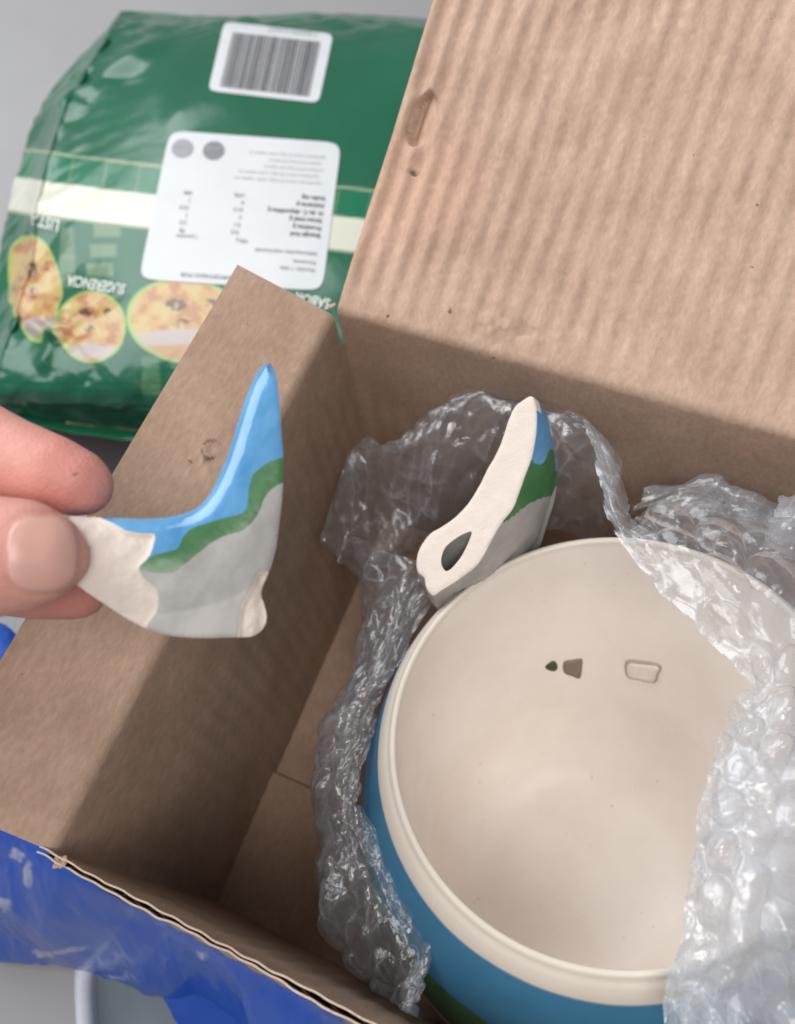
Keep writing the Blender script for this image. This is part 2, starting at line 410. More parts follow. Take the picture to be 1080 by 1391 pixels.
pots.color(c); pots.bump(pots.noise(180, 3), .00015, .5)
outer = [(.0543, .0), (.0548, -.0001), (.0552, -.0005), (.0556, -.0012), (.0570, -.0025), (.0586, -.0052), (.0612, -.012), (.0648, -.025), (.0655, -.04), (.062, -.06), (.051, -.078), (.043, -.092), (.036, -.0965), (.0, -.0965)]
inner = [(.0543, .0), (.0538, -.0001), (.0534, -.0008), (.0531, -.003), (.0522, -.015), (.0500, -.03), (.0478, -.045), (.0452, -.0580), (.0442, -.0630), (.0422, -.0692), (.0392, -.0745), (.0354, -.0786), (.0316, -.0812), (.0275, -.0827), (.0225, -.0834), (.016, -.0837), (.0, -.0838)]
DEPK = .0840 / DEP
inner = [(r, z / DEPK if False else z) for r, z in inner]
Vo, Fo = lathe('o', outer, None); Vi, Fi = lathe('i', inner, None)
def heights(V): return np.clip(-((V - RC) @ RN) * 10, 0, 1)
tint = np.zeros((len(Vo) + len(Vi), 3)); tint[:, 0] = np.r_[heights(Vo), heights(Vi)]
tint[len(Vo):, 1] = smooth(heights(Vi), .006, .02)
bowl = mesh('bowl', np.vstack([Vo, Vi]), np.vstack([Fo, Fi[:, ::-1] + len(Vo)]), [pots.m], None, True, tint)
def to_parent(o, p):
    o.parent = p; o.matrix_parent_inverse = Matrix.Translation(-p.location)
to_parent(bowl, mug)
for ch in list(box.children): ch.matrix_parent_inverse = Matrix.Translation(-box.location)
innerbvh = BVHTree.FromPolygons([Vector(v) for v in Vi], Fi.tolist())

# reflections in the inner glaze, painted as flat coloured patches
def flatcol(name, c, rough=.5):
    k = NT(name); k.set(Roughness=rough); k.color(k.mix(k.noise(500, 4), tuple(x * .85 for x in c), tuple(min(1, x * 1.1) for x in c))); return k.m
def mark(poly, mat, off, name='reflection_patch', lab=None):
    p = resample(poly, 1.6); ctr = p.mean(0)
    rings = [ctr + (p - ctr) * s for s in (1, .97, .6, .2)]
    P = conform(np.vstack(rings)[:, 0], np.vstack(rings)[:, 1], innerbvh, off); m = len(p)
    P[:m] = conform(p[:, 0], p[:, 1], innerbvh, -.0003)
    fs = []
    for r in range(3):
        for i in range(m): fs.append((r * m + i, r * m + (i + 1) % m, (r + 1) * m + (i + 1) % m, (r + 1) * m + i))
    fs.append(tuple(3 * m + i for i in range(m)))
    o = mesh(name, P, fs, [mat], None); to_parent(o, mug)
    if lab: o['label'] = lab
def z4(pts): return [(700 + x / 4.154, 860 + y / 4.154) for x, y in pts]
mark(z4([(168, 190), (195, 165), (218, 156), (236, 175), (236, 200), (215, 212), (185, 204)]), flatcol('dark_green_reflection', (.05, .06, .035)), .0004, lab='tiny dark green painted reflection on the inner wall')
mark(z4([(278, 158), (320, 150), (376, 145), (378, 190), (366, 252), (320, 240), (276, 222), (268, 190)]), flatcol('brown_reflection', (.22, .165, .14)), .0004, lab='brown painted reflection on the inner wall')
mark(z4([(622, 156), (700, 152), (822, 178), (810, 236), (788, 280), (700, 265), (628, 244)]), flatcol('shadow_outline', (.44, .365, .31)), .0003)  # soft shadow outline painted round the pale patch
mark(z4([(636, 172), (700, 172), (808, 188), (800, 230), (778, 272), (700, 258), (636, 240)]), flatcol('pale_reflection', (.74, .66, .59), .25), .0008, lab='small pale painted reflection on the inner wall')

# ------------------------------------------------------------------ solid pieces of clay cut from an outline
def clay(name, outline, regions, mats, face_pt, back_pt, step, bulge=0, sharp=None, hole=None, parent=None, side_mat=None, back_mat=0, seed=0, nside=8):
    """outline: dense 2-D polygon; regions: [(polygon, material)], first match wins, last entry is the default material.
    face_pt(x, y) and back_pt(x, y) place the front and back faces in the world; both are joined round the edge."""
    out = np.asarray(outline); pts = [tuple(p) for p in out]; edges = [(i, (i + 1) % len(out)) for i in range(len(out))]
    loops = ([hole] if hole is not None else []) + [r for r, _ in regions if r is not None]
    for lp in loops:
        k = len(pts); pts += [tuple(p) for p in lp]; edges += [(k + i, k + (i + 1) % len(lp)) for i in range(len(lp))]
    lo, hi = out.min(0), out.max(0)
    gx, gy = np.meshgrid(np.arange(lo[0], hi[0], step), np.arange(lo[1], hi[1], step), indexing='ij'); gx = gx + (np.arange(gx.shape[1]) % 2) * step / 2
    m = inpoly(gx, gy, out); allp = np.vstack([out] + [np.asarray(l) for l in loops])
    gp = np.stack([gx[m], gy[m]], -1)
    dm = np.concatenate([np.min(np.linalg.norm(ch[:, None] - allp[None], axis=2), axis=1) for ch in np.array_split(gp, max(1, len(gp) // 400))])
    pts += [tuple(p) for p in gp[dm > step * .45]]
    res = delaunay_2d_cdt([Vector(p) for p in pts], edges, [], 0, 1e-6)
    v2 = np.array([tuple(v) for v in res[0]]); tri = np.array([f for f in res[2]])
    cen = v2[tri].mean(1); ok = inpoly(cen[:, 0], cen[:, 1], out)
    if hole is not None: ok &= ~inpoly(cen[:, 0], cen[:, 1], np.asarray(hole))
    tri, cen = tri[ok], cen[ok]
    fm = np.full(len(tri), mats.index(regions[-1][1])); done = np.zeros(len(tri), bool)
    for r, mt in regions[:-1]:
        q = inpoly(cen[:, 0], cen[:, 1], np.asarray(r)) & ~done; fm[q] = mats.index(mt); done |= q
    A, B = face_pt(v2[:, 0], v2[:, 1]), back_pt(v2[:, 0], v2[:, 1]); N = len(v2)
    # orient
    nn = np.cross(A[tri[0, 1]] - A[tri[0, 0]], A[tri[0, 2]] - A[tri[0, 0]])
    if nn @ (CAM - A[tri[0, 0]]) < 0: tri = tri[:, ::-1]
    # border edges of the kept triangles
    cnt = {}
    for t in tri:
        for a, b in ((t[0], t[1]), (t[1], t[2]), (t[2], t[0])): cnt[(a, b)] = 1
    bd = [(a, b) for (a, b) in cnt if (b, a) not in cnt]
    vs = [A, B]; fs = [list(map(int, t)) for t in tri] + [[int(i) + N for i in t[::-1]] for t in tri]
    ring = sorted({a for e in bd for a in e}); idx = {a: i for i, a in enumerate(ring)}; R = np.array(ring)
    lay = [R]
    k = 2 * N
    for s in range(1, nside):
        f = s / nside; M_ = A[R] * (1 - f) + B[R] * f; o_ = M_ - M_.mean(0); vs.append(M_ + bulge * math.sin(math.pi * min(1, f * 1.15)) ** .8 * o_ / np.maximum(wl(o_, axis=1, keepdims=True), .004)); lay.append(np.arange(len(R)) + k); k += len(R)
    lay.append(R + N)
    sides = []
    for s in range(nside):
        for a, b in bd:
            i, j = idx[a], idx[b]; fs.append([int(lay[s][j]), int(lay[s][i]), int(lay[s + 1][i]), int(lay[s + 1][j])]); sides.append((s / nside, a))
    sm = [side_mat(s, v2[a, 0], v2[a, 1]) for s, a in sides]
    fm = np.r_[fm, np.full(len(tri), back_mat), sm]
    o = mesh(name, np.vstack(vs), fs, mats, parent, True, None, fm)
    if sharp: o.data.set_sharp_from_angle(angle=math.radians(sharp))
    return o

# handle stub: the snapped end of the handle still on the mug
q = lambda pts: [(400 + x / 2.7, 480 + y / 2.7) for x, y in pts]
stub_o = resample(q([(870, 158), (840, 170), (805, 200), (780, 260), (760, 320), (738, 372), (710, 420), (680, 480), (640, 545), (590, 600), (540, 635), (500, 660), (470, 695), (452, 735), (447, 780), (455, 805), (475, 822), (480, 850), (495, 878), (512, 888), (540, 868), (600, 830), (660, 785), (690, 745), (720, 690), (760, 620), (800, 570), (820, 520), (845, 450), (870, 380), (885, 300), (888, 240), (884, 195)]), 2.2, jit=.45, seed=3)
stub_h = resample(q([(650, 655), (640, 690), (615, 740), (580, 785), (555, 798), (540, 775), (540, 745), (555, 710), (590, 680), (625, 660)]), 2.0)
n_c = at_z(655, 680, .124); pl_n = (CAM - n_c) / wl(CAM - n_c) + np.array([-.30, .0, .12]); pl_n /= wl(pl_n)
def on_plane(x, y, p0, nn):
    d = ray(x, y); t = ((p0 - CAM) @ nn) / (d @ nn); return CAM + d * t[..., None]
def stub_f(x, y):
    P = on_plane(x, y, n_c, pl_n)
    edge = np.min(np.linalg.norm(np.stack([x, y], -1)[:, None] - stub_o[None], axis=2), axis=1)
    return P + pl_n * (.0004 * fbm(x / 20, y / 20, 7)[..., None] - .0003 * np.exp(-edge / 2.0)[..., None])
SB = np.array([.0080, .0005, -.0190])
def stub_b(x, y):
    P = on_plane(x, y, n_c, pl_n); c0 = on_plane(np.array([660.]), np.array([690.]), n_c, pl_n)[0]
    low = smooth(y, 600, 760)[..., None]
    return c0 + (P - c0) * .93 + SB + (np.array([-.0050, .0035, -.008]) + np.array([.0050, .002, 0]) * smooth(x, 590, 660)[..., None]) * low
def stub_side(s, x, y):
    t = (y - 545) / 255
    if x < 600 + (800 - y) * .2 - 5 and y > 600: return 3
    b1 = .30 - .20 * s + .03 * math.sin(9 * s) + .02 * math.sin(26 * t); b2 = .62 - .40 * s + .025 * math.sin(31 * t + 5 * s)
    if s < .13 and t < .05: return 0
    return 1 if t < b1 else 2 if t < b2 else 3
stub = clay('handle_stub', stub_o, [(None, BISQUE)], [BISQUE, BLUE, GREEN, GREY], stub_f, stub_b, 3.2, hole=stub_h, side_mat=stub_side, back_mat=3, nside=44, bulge=.0022, sharp=42)
# the hole's own walls are bare clay
for p in stub.data.polygons:
    if p.material_index and inpoly(np.array([0.]), np.array([0.]), stub_h)[0]: p.material_index = 0
MI = MUGM.inverted()
for v in stub.data.vertices:                                       # the stub grows out of the outer wall, never through it
    p = MI @ v.co
    if p.z > .0005: continue
    k_ = min(max(-p.z / DEP, 0), 1.1); cx_, cy_ = sh * k_; r_ = math.hypot(p.x - cx_, p.y - cy_); want = .0562 + .003 * min(1, -p.z / .012)
    if r_ < want: f_ = want / r_; v.co = MUGM @ Vector((cx_ + (p.x - cx_) * f_, cy_ + (p.y - cy_) * f_, p.z))
to_parent(stub, mug); stub['label'] = 'snapped handle end with a bare clay face and an oval hole'

# ------------------------------------------------------------------ fragment held in the fingers
z3 = lambda pts: [(x / 2.5714, 470 + y / 2.5714) for x, y in pts]
FR_UP = [(955, 60), (940, 44), (918, 55), (895, 88), (870, 140), (845, 210), (820, 290), (795, 370), (770, 430), (748, 480), (718, 525), (680, 560), (620, 582), (540, 594), (450, 594), (370, 591), (300, 588), (235, 586)]
FR_LO = [(170, 600), (130, 650), (150, 720), (210, 790), (290, 850), (370, 905), (440, 950), (520, 990), (600, 1012), (700, 1020), (800, 1018), (850, 1017), (885, 1012), (915, 992), (930, 965), (932, 935), (924, 900), (914, 870), (918, 840), (935, 800), (950, 760), (965, 700), (975, 620), (984, 540), (988, 460), (987, 380), (981, 300), (976, 220), (970, 150), (963, 95)]
frag_o = resample(z3(FR_UP + FR_LO), 1.8, jit=.25, seed=2)
g_up = [(490, 775), (535, 735), (575, 725), (620, 710), (640, 670), (670, 640), (720, 622), (780, 605), (840, 590), (862, 565), (868, 510), (880, 460), (910, 430), (950, 405), (1020, 398)]
g_lo = [(1020, 478), (985, 482), (950, 502), (920, 540), (905, 580), (880, 620), (840, 650), (790, 665), (740, 690), (690, 730), (640, 770), (600, 795), (550, 795), (505, 786)]
green_r = resample(z3(g_up + g_lo), 1.8, jit=.7, seed=5)
cream_l = resample(z3([(100, 560), (235, 560), (300, 575), (362, 602), (410, 628), (440, 645), (490, 655), (540, 660), (536, 700), (522, 738), (488, 775), (492, 795), (512, 820), (545, 850), (553, 885), (548, 925), (515, 975), (490, 1010), (300, 930), (60, 760)]), 1.8, jit=.8, seed=6)
cream_r = resample(z3([(902, 793), (885, 830), (850, 890), (838, 930), (832, 1000), (838, 1050), (960, 1050), (990, 930), (960, 850), (938, 792)]), 1.8, jit=.8, seed=7)
blue_r = resample(z3([(60, 500), (900, 0), (1050, 0), (1050, 440), (950, 450), (890, 520), (870, 600), (700, 660), (640, 740), (480, 760), (400, 640)]), 6)
up_line = resample(z3(FR_UP), 1.5, False); lo_line = resample(z3(FR_LO), 1.5, False)
f_c = at_d(np.array(255.), np.array(740.), np.array(.163)); f_n = (CAM - f_c) / wl(CAM - f_c) + np.array([-.10, .10, .0]); f_n /= wl(f_n)
PXM = F / .163                                                    # pixels per metre at the fragment
def dist(x, y, line):
    p = np.stack([x, y], -1)
    return np.concatenate([np.min(np.linalg.norm(c[:, None] - line[None], axis=2), axis=1) for c in np.array_split(p, max(1, len(p) // 500))])
def frag_f(x, y):
    P = on_plane(x, y, f_c, f_n); du = dist(x, y, up_line) / PXM; dl = dist(x, y, lo_line) / PXM
    R = .0036; k = np.clip(du / R, 0, 1); hgt = -R * (1 - np.sqrt(np.clip(1 - (1 - k) ** 2, 0, 1))) * .85
    hgt = hgt - .0003 * np.exp(-dl / .0004)
    bare = np.maximum(inpoly(x, y, cream_l) * smooth(dist(x, y, cream_l), 0, 6.5), inpoly(x, y, cream_r) * smooth(dist(x, y, cream_r), 0, 6.5))
    hgt = hgt + .0013 * np.sin(np.clip(du / .018, 0, 1) * math.pi) - bare * (.0006 + .0009 * np.exp(-((x - 357) / 10) ** 2) - .0005 * fbm(x / 13, y / 13, 4)) + .0003 * fbm(x / 40, y / 40, 9)
    return P + f_n * hgt[..., None]
def frag_b(x, y):
    P = on_plane(x, y, f_c, f_n); du = dist(x, y, up_line) / PXM
    R = .0045; k = np.clip(du / R, 0, 1); hgt = R * (1 - np.sqrt(np.clip(1 - (1 - k) ** 2, 0, 1))) * .8
    c0 = on_plane(np.array([300.]), np.array([720.]), f_c, f_n)[0]
    return c0 + (P - c0) * .955 - f_n * (.0095 - hgt)[..., None]
lo_set = {}
def frag_side(s, x, y):
    d1 = np.min(np.hypot(up_line[:, 0] - x, up_line[:, 1] - y)); d2 = np.min(np.hypot(lo_line[:, 0] - x, lo_line[:, 1] - y))
    if d1 < d2: return 1
    return 3 if (y > 800 and x < 330) else 0
frag = clay('mug_fragment', frag_o, [(cream_l, BISQUE), (cream_r, BISQUE), (green_r, GREEN), (blue_r, BLUE), (None, GREY)], [BISQUE, BLUE, GREEN, GREY], frag_f, frag_b, 2.6, side_mat=frag_side, back_mat=3, nside=6, sharp=40)
tag(frag, 'broken pointed ceramic shard with blue and green glaze held between finger and thumb', 'ceramic shard')

# ------------------------------------------------------------------ hand
def tube(chain):
    """tapered chain of (px, py, depth, radius in px at that depth) -> overlapping solid for the remesher"""
    bm = bmesh.new(); C_ = []
    for px, py, d, r in chain: C_.append((at_d(np.array(px, float), np.array(py, float), np.array(d, float)), r * d / F))
    for (a, ra), (b, rb) in zip(C_[:-1], C_[1:]):
        k = max(2, int(wl(b - a) / (min(ra, rb) * .22)))
        for i in range(k + 1):
            f = i / k
            bmesh.ops.create_icosphere(bm, subdivisions=3, radius=ra + (rb - ra) * f, matrix=Matrix.Translation(Vector(a + (b - a) * f)))
    return bm
chains = [
    [(-330, 520, .180, 72), (-180, 545, .176, 66), (-70, 584, .172, 63), (10, 621, .170, 57), (70, 643, .168, 53), (102, 655, .168, 47), (113, 660, .168, 41)],     # index
    [(-420, 800, .165, 92), (-200, 790, .158, 84), (-90, 770, .156, 82), (-10, 756, .155, 84), (25, 754, .155, 78), (50, 755, .155, 66), (63, 756, .156, 56)],        # thumb
    [(-330, 690, .195, 70), (-150, 735, .190, 66), (-40, 770, .184, 60), (50, 790, .181, 52), (95, 797, .180, 45), (105, 799, .180, 42)],                               # middle
    [(-380, 760, .205, 66), (-220, 840, .205, 62), (-150, 850, .195, 58), (-210, 800, .185, 50)],                                                                       # ring, curled
    [(-430, 830, .205, 60), (-310, 890, .205, 54), (-260, 890, .197, 50), (-300, 850, .188, 44)],                                                                       # little, curled
    [(-700, 700, .19, 150), (-520, 640, .19, 120), (-330, 520, .182, 76)], [(-700, 700, .19, 150), (-500, 690, .195, 110), (-330, 690, .195, 74)],
    [(-700, 720, .19, 150), (-520, 760, .2, 105), (-380, 760, .205, 70)], [(-700, 740, .19, 140), (-540, 820, .2, 95), (-430, 830, .205, 62)],
    [(-700, 720, .185, 140), (-560, 800, .175, 115), (-420, 800, .166, 92)], [(-700, 715, .19, 150), (-1000, 740, .2, 140), (-1300, 760, .21, 150)],
]
hm = bpy.data.meshes.new('raw'); bmh = bmesh.new()
for ch in chains:
    b = tube(ch); t = bpy.data.meshes.new('t'); b.to_mesh(t); b.free(); bmh.from_mesh(t); bpy.data.meshes.remove(t)
bmh.to_mesh(hm); bmh.free()
tmp = bpy.data.objects.new('raw', hm); COL.objects.link(tmp)
rm = tmp.modifiers.new('r', 'REMESH'); rm.mode = 'VOXEL'; rm.voxel_size = .00075
sm = tmp.modifiers.new('s', 'SMOOTH'); sm.factor = .5; sm.iterations = 6
dg = bpy.context.evaluated_depsgraph_get(); hme = bpy.data.meshes.new_from_object(tmp.evaluated_get(dg))
bpy.data.objects.remove(tmp); hme.name = 'hand'
hv = np.empty(len(hme.vertices) * 3); hme.vertices.foreach_get('co', hv); hv = hv.reshape(-1, 3)
hn = np.empty(len(hme.vertices) * 3); hme.vertices.foreach_get('normal', hn); hn = hn.reshape(-1, 3)
qc = (hv - CAM) @ RW; hp = qc[:, :2] / qc[:, 2:] * F + CXY; hd = qc[:, 2]
# thumbnail bed: flatten and set back the nail's outline
facing = (hn * (CAM - hv)).sum(1) > 0
nx, ny = (hp[:, 0] - 58) / 51, (hp[:, 1] - 752) / 55
nail_r = (np.abs(nx) ** 3.1 + np.abs(ny) ** 3.1) ** (1 / 3.1)
onth = facing & (hd < .158)
groove = np.exp(-((nail_r - 1.02) / .05) ** 2) * onth
hv = hv - hn * (.0003 * groove)[:, None]
# skin creases across the index finger and wrinkles
cre = np.exp(-((hp[:, 0] + 40 + .25 * (hp[:, 1] - 600)) / 5) ** 2) * (hd > .162)
hv = hv - hn * (.0004 * cre)[:, None]
hme.vertices.foreach_set('co', hv.ravel())
tone = np.ones((len(hv), 3)) * np.array([.66, .335, .28])
red = np.exp(-(((hp[:, 0] - 95) / 60) ** 2)) * (hd > .160)
tone = tone * (1 - red[:, None] * np.array([.05, .20, .20]))
tone = np.where((onth & (hp[:, 0] > 88) & (nail_r > .95))[:, None], tone * np.array([1.0, 1.08, 1.02]), tone)
cut = (np.hypot((hp[:, 0] - 101) * .8 + (hp[:, 1] - 642) * -.9, ((hp[:, 1] - 642) * 1.0 + (hp[:, 0] - 101) * .75) * .0) < 1.4) & (np.hypot(hp[:, 0] - 101, hp[:, 1] - 642) < 6.5) & facing & (hd > .158)
tone[cut] = (.22, .09, .07)
at = hme.color_attributes.new('tint', 'FLOAT_COLOR', 'POINT'); c4 = np.ones((len(hv), 4), np.float32); c4[:, :3] = tone; at.data.foreach_set('color', c4.ravel())
hme.polygons.foreach_set('use_smooth', np.ones(len(hme.polygons), bool)); hme.update()
sk = NT('skin'); sk.set(Roughness=.52, Subsurface_Weight=.22, Subsurface_Scale=.004, Specular_IOR_Level=.35)
sk.b.inputs['Subsurface Radius'].default_value = (1, .35, .2)
v1 = sk.noise(170, 6, None, .65); sk.color(sk.mix(.35, sk.attr(), sk.ramp(v1, [(.3, (.78, .62, .60)), (.7, (1.1, 1.05, 1.0))]), 'MULTIPLY'))
vor = sk.n('ShaderNodeTexVoronoi'); vor.inputs['Scale'].default_value = 1500; sk.l(sk.coord(), vor.inputs['Vector'])
sk.bump(sk.math('ADD', vor.outputs['Distance'], sk.noise(900, 3)), .00016, .6)
hme.materials.clear()
hand = link('hand', hme, None, [sk.m])
tag(hand, 'hand reaching in from the left, pinching the broken shard between thumb and fingers', 'hand')
hbvh = bvh_of(hand)
# thumbnail: a curved plate on the thumb
nu, nv = 40, 44; rr = np.linspace(0, 1, nu)[:, None]; th = np.linspace(0, 2 * math.pi, nv)[None]
se = (np.abs(np.cos(th)) ** 3.1 + np.abs(np.sin(th)) ** 3.1) ** (-1 / 3.1)
NX = 57 + 49 * rr * np.cos(th) * se; NY = 752 + 53 * rr * np.sin(th) * se
lift = np.where(rr < .9, .00014, (.00014 - (rr - .9) / .1 * .0003)) + 0 * th
base = conform(NX, NY, hbvh, 0.)
vd = (CAM - base); vd /= np.linalg.norm(vd, axis=-1, keepdims=True)
NP = base + vd * lift[..., None]
nk = NT('nail'); nk.set(Roughness=.34, Subsurface_Weight=.15, Subsurface_Scale=.002)
nk.color(nk.mix(nk.noise(160, 3), (.68, .365, .305), (.73, .43, .365)))
nail = mesh('thumbnail', NP.reshape(-1, 3), gfaces(nu, nv), [nk.m], hand)

# ------------------------------------------------------------------ green food bag
BAGC = [
 [(132, 60, .004), (165, 17, .012), (300, 22, .008), (430, 17, .008), (590, 26, .008), (730, 34, .006)],
 [(104, 84, .010), (146, 50, .032), (300, 36, .036), (430, 32, .036), (585, 42, .036), (725, 50, .03)],
 [(48, 160, .006), (92, 140, .040), (260, 130, .048), (430, 130, .05), (585, 140, .048), (720, 150, .04)],
 [(14, 280, .006), (52, 262, .043), (200, 270, .052), (400, 290, .054), (560, 300, .05), (720, 310, .04)],
 [(-2, 380, .006), (44, 345, .036), (180, 380, .047), (380, 390, .052), (560, 400, .05), (720, 410, .04)],
 [(-15, 470, .006), (14, 450, .036), (150, 470, .047), (350, 480, .05), (540, 490, .048), (700, 500, .04)],
 [(-30, 540, .006), (-8, 525, .030), (140, 540, .036), (340, 560, .036), (520, 570, .034), (690, 580, .03)],
 [(-40, 570, .002), (-20, 562, .005), (120, 577, .006), (330, 592, .006), (510, 602, .005), (680, 612, .005)]]
bc = np.array(BAGC, float)
rid = bc[:, 1:2] * .9 + bc[:, 2:3] * .1; rid[..., 2] = bc[:, 1:2, 2] + .0015
sid = bc[:, :1] * .45 + bc[:, 1:2] * .55; sid[..., 2] -= .006
sid[..., 2] = np.maximum(sid[..., 2], .003); bc = np.concatenate([bc[:, :1], sid, bc[:, 1:2], rid, bc[:, 2:]], 1); BP = at_z(bc[..., 0], bc[..., 1], bc[..., 2])
nu, nv = 420, 520
bs = surf(np.concatenate([BP, bc[..., :2] / 1000], -1), nu, nv); B3 = bs[..., :3]; bx, by = bs[..., 3] * 1000, bs[..., 4] * 1000
nb = gnormals(B3); nb = nb * np.where(nb[..., 2:] < 0, -1, 1)
U_, V_ = B3[..., 0], B3[..., 1]
wr = .0030 * fbm(U_ * 16, V_ * 16, 51, 3)
def crease(x0, y0, x1, y1, w, a):
    dx, dy = x1 - x0, y1 - y0; L = math.hypot(dx, dy); t = ((bx - x0) * dx + (by - y0) * dy) / L ** 2; s = ((bx - x0) * dy - (by - y0) * dx) / L
    return a * np.exp(-(s / w) ** 2) * smooth(t, -.15, .15) * smooth(-t, -1.15, -.75)
wr = wr + crease(70, 150, 225, 50, 13, .0035) + crease(100, 110, 200, 100, 9, -.002) + crease(230, 165, 340, 110, 16, .0018) + crease(60, 500, 90, 430, 8, .0025)
wr = wr + crease(40, 440, 75, 462, 9, .0040) + crease(75, 462, 125, 425, 9, .0035) - crease(60, 440, 100, 440, 6, .003)
low = smooth(by, 480, 560)
edgy = np.clip(np.exp(-((bx - 60 + .25 * (by - 200)) / 70) ** 2) * .8 + np.exp(-((by - 530) / 45) ** 2) + np.exp(-((by - 30) / 28) ** 2) * .7 + np.exp(-(((bx - 90) / 70) ** 2 + ((by - 440) / 50) ** 2)), 0, 1)
rg = np.random.default_rng(12)
for lam in (.040, .028, .021, .016, .012):
    an = rg.random() * 6.283; ph = (U_ * math.cos(an) + V_ * math.sin(an) + .012 * fbm(U_ * 30, V_ * 30, int(lam * 1e5))) / lam
    wr = wr + edgy * lam * .055 * (np.abs(ph - np.round(ph)) * 2 - .5) * smooth(vnoise(U_ * 40, V_ * 40, int(lam * 2e4)), .3, .7)
wr = wr + low * .0035 * (ridged(bx / 70, by / 32, 55, 3) - .6) + .0012 * np.exp(-bx / 60) * ridged(bx / 40, by / 40, 56)
B3 = B3 + nb * wr[..., None]
bcol = np.ones(bx.shape + (3,)) * np.array([.012, .108, .056])
bcol = bcol * (1 + .35 * fbm(bx / 90, by / 90, 61)[..., None])
jx = bx + 2 * fbm(bx / 30, by / 30, 62); jy = by + 2 * fbm(bx / 30, by / 30, 63)
def paint(mask, c, soft_=1.0):
    global bcol
    m = (mask * soft_)[..., None]; bcol = bcol * (1 - m) + np.array(c) * m
band = lambda x: 246 + (x - 60) * .118
inb = lambda top, bot: smooth(by - band(bx), top - 1.2, top + 1.2) * smooth(band(bx) - by, -bot - 1.2, -bot + 1.2)
paint(inb(-40, -37), (.42, .46, .30), .8)
paint(inb(-36, 0), (.012, .19, .09), .5)
for k in range(12): paint(inb(-35, 0) * smooth(-np.abs(bx - (95 + 46 * k) + (by - 240) * .2), -1.5, -.4), (.3, .36, .2), .5)
paint(inb(0, 45), (.62, .62, .52))
paint(inb(45, 48), (.35, .38, .25), .8)
def ell(cx, cy, rx, ry, a=0):
    ca, sa = math.cos(a), math.sin(a); x, y = jx - cx, jy - cy
    return ((x * ca + y * sa) / rx) ** 2 + ((-x * sa + y * ca) / ry) ** 2
def bowl_print(cx, cy, rx, ry, a, seed, split):
    e = ell(cx, cy, rx, ry, a); paint(smooth(-e, -1.02, -.96), (.28, .42, .10))
    e2 = ell(cx, cy, rx * .93, ry * .93, a); ins = smooth(-e2, -1.02, -.97)
    g = fbm(jx / 14, jy / 14, seed)
    food = .7 * np.where(g[..., None] > .07, np.array([.68, .50, .20]), np.where(g[..., None] > -.1, np.array([.66, .40, .15]), np.array([.55, .26, .11])))
    paintm = ins[..., None]; global bcol; bcol = bcol * (1 - paintm) + food * paintm
    paint(ins * smooth(jy - (cy + split * ry) + .002 * (jx - cx) ** 2 * -1, -2, 2), (.42, .36, .33))
    paint(ins * smooth(jy - (cy + (split + .35) * ry) - .001 * (jx - cx) ** 2, -2, 2), (.45, .27, .15))
    for dx, dy, r in ((-.15, -.35, .16), (.45, -.4, .1), (-.05, .1, .12)):
        paint(ins * smooth(-((jx - cx - dx * rx) / (r * rx * 1.3)) ** 2 - ((jy - cy - dy * ry) / (r * ry)) ** 2, -1, -.6) * smooth(vnoise(jx / 4, jy / 4, seed + 3), .25, .5), (.10, .06, .04))
bowl_print(48, 392, 36, 74, -.10, 71, .55)
bowl_print(126, 445, 46, 49, 0, 72, .50)
bowl_print(252, 436, 80, 58, .10, 73, .22)
for yy in (312, 340, 366): paint(smooth(-np.maximum(np.abs(jx - 140 + (yy - 340) * .2) / 18, np.abs(jy - yy) / 9), -1.1, -.9), (.16, .24, .14), .75)
for yy in (330, 368): paint(smooth(-np.maximum(np.abs(jx - 92) / 10, np.abs(jy - yy) / 22), -1.1, -.9), (.16, .24, .14), .5)
paint(smooth(-np.maximum(np.abs(jx - 205) / 12, np.abs(jy - 512) / 26), -1.1, -.9), (.10, .22, .12), .7)
paint(smooth(-np.hypot((bx - 478) / 16, (by - 84) / 9), -1, -.6) * smooth(vnoise(bx / 7, by / 7, 75), .35, .55), (.02, .11, .05), .8)
side = smooth(-(bx - (150 - (by - 30) * .42 + (by > 300) * (by - 300) * .15)), 10, 30)
gl = NT('bag_film'); gl.set(Roughness=.24, Specular_IOR_Level=.32, Coat_Weight=.22, Coat_Roughness=.1)
gl.color(gl.attr()); gl.bump(gl.noise(120, 5), .0009, .35)
food_bag = empty('food_bag', 'green plastic food packet with paper labels lying flat behind the box', 'food packet', tuple(B3[nu // 2, nv // 2] * np.array([1, 1, 0])))
film = mesh('film', B3.reshape(-1, 3), gfaces(nu, nv), [gl.m], None, True, bcol.reshape(-1, 3)); to_parent(film, food_bag)
under = B3.copy()[::12, ::12]; under[..., 2] = np.minimum(under[..., 2] * .05 + .0012, under[..., 2] - .0008)
bt = mesh('film_underside', under.reshape(-1, 3), gfaces(*under.shape[:2]), [gl.m], None, True, np.ones((under.shape[0] * under.shape[1], 3)) * np.array([.012, .165, .08])); to_parent(bt, food_bag)
fb = bvh_of(film)
def quad(c, u, v):
    c = np.array(c, float); u = np.asarray(u, float)[..., None]; v = np.asarray(v, float)[..., None]
    return (c[0] * (1 - u) + c[1] * u) * (1 - v) + (c[3] * (1 - u) + c[2] * u) * v
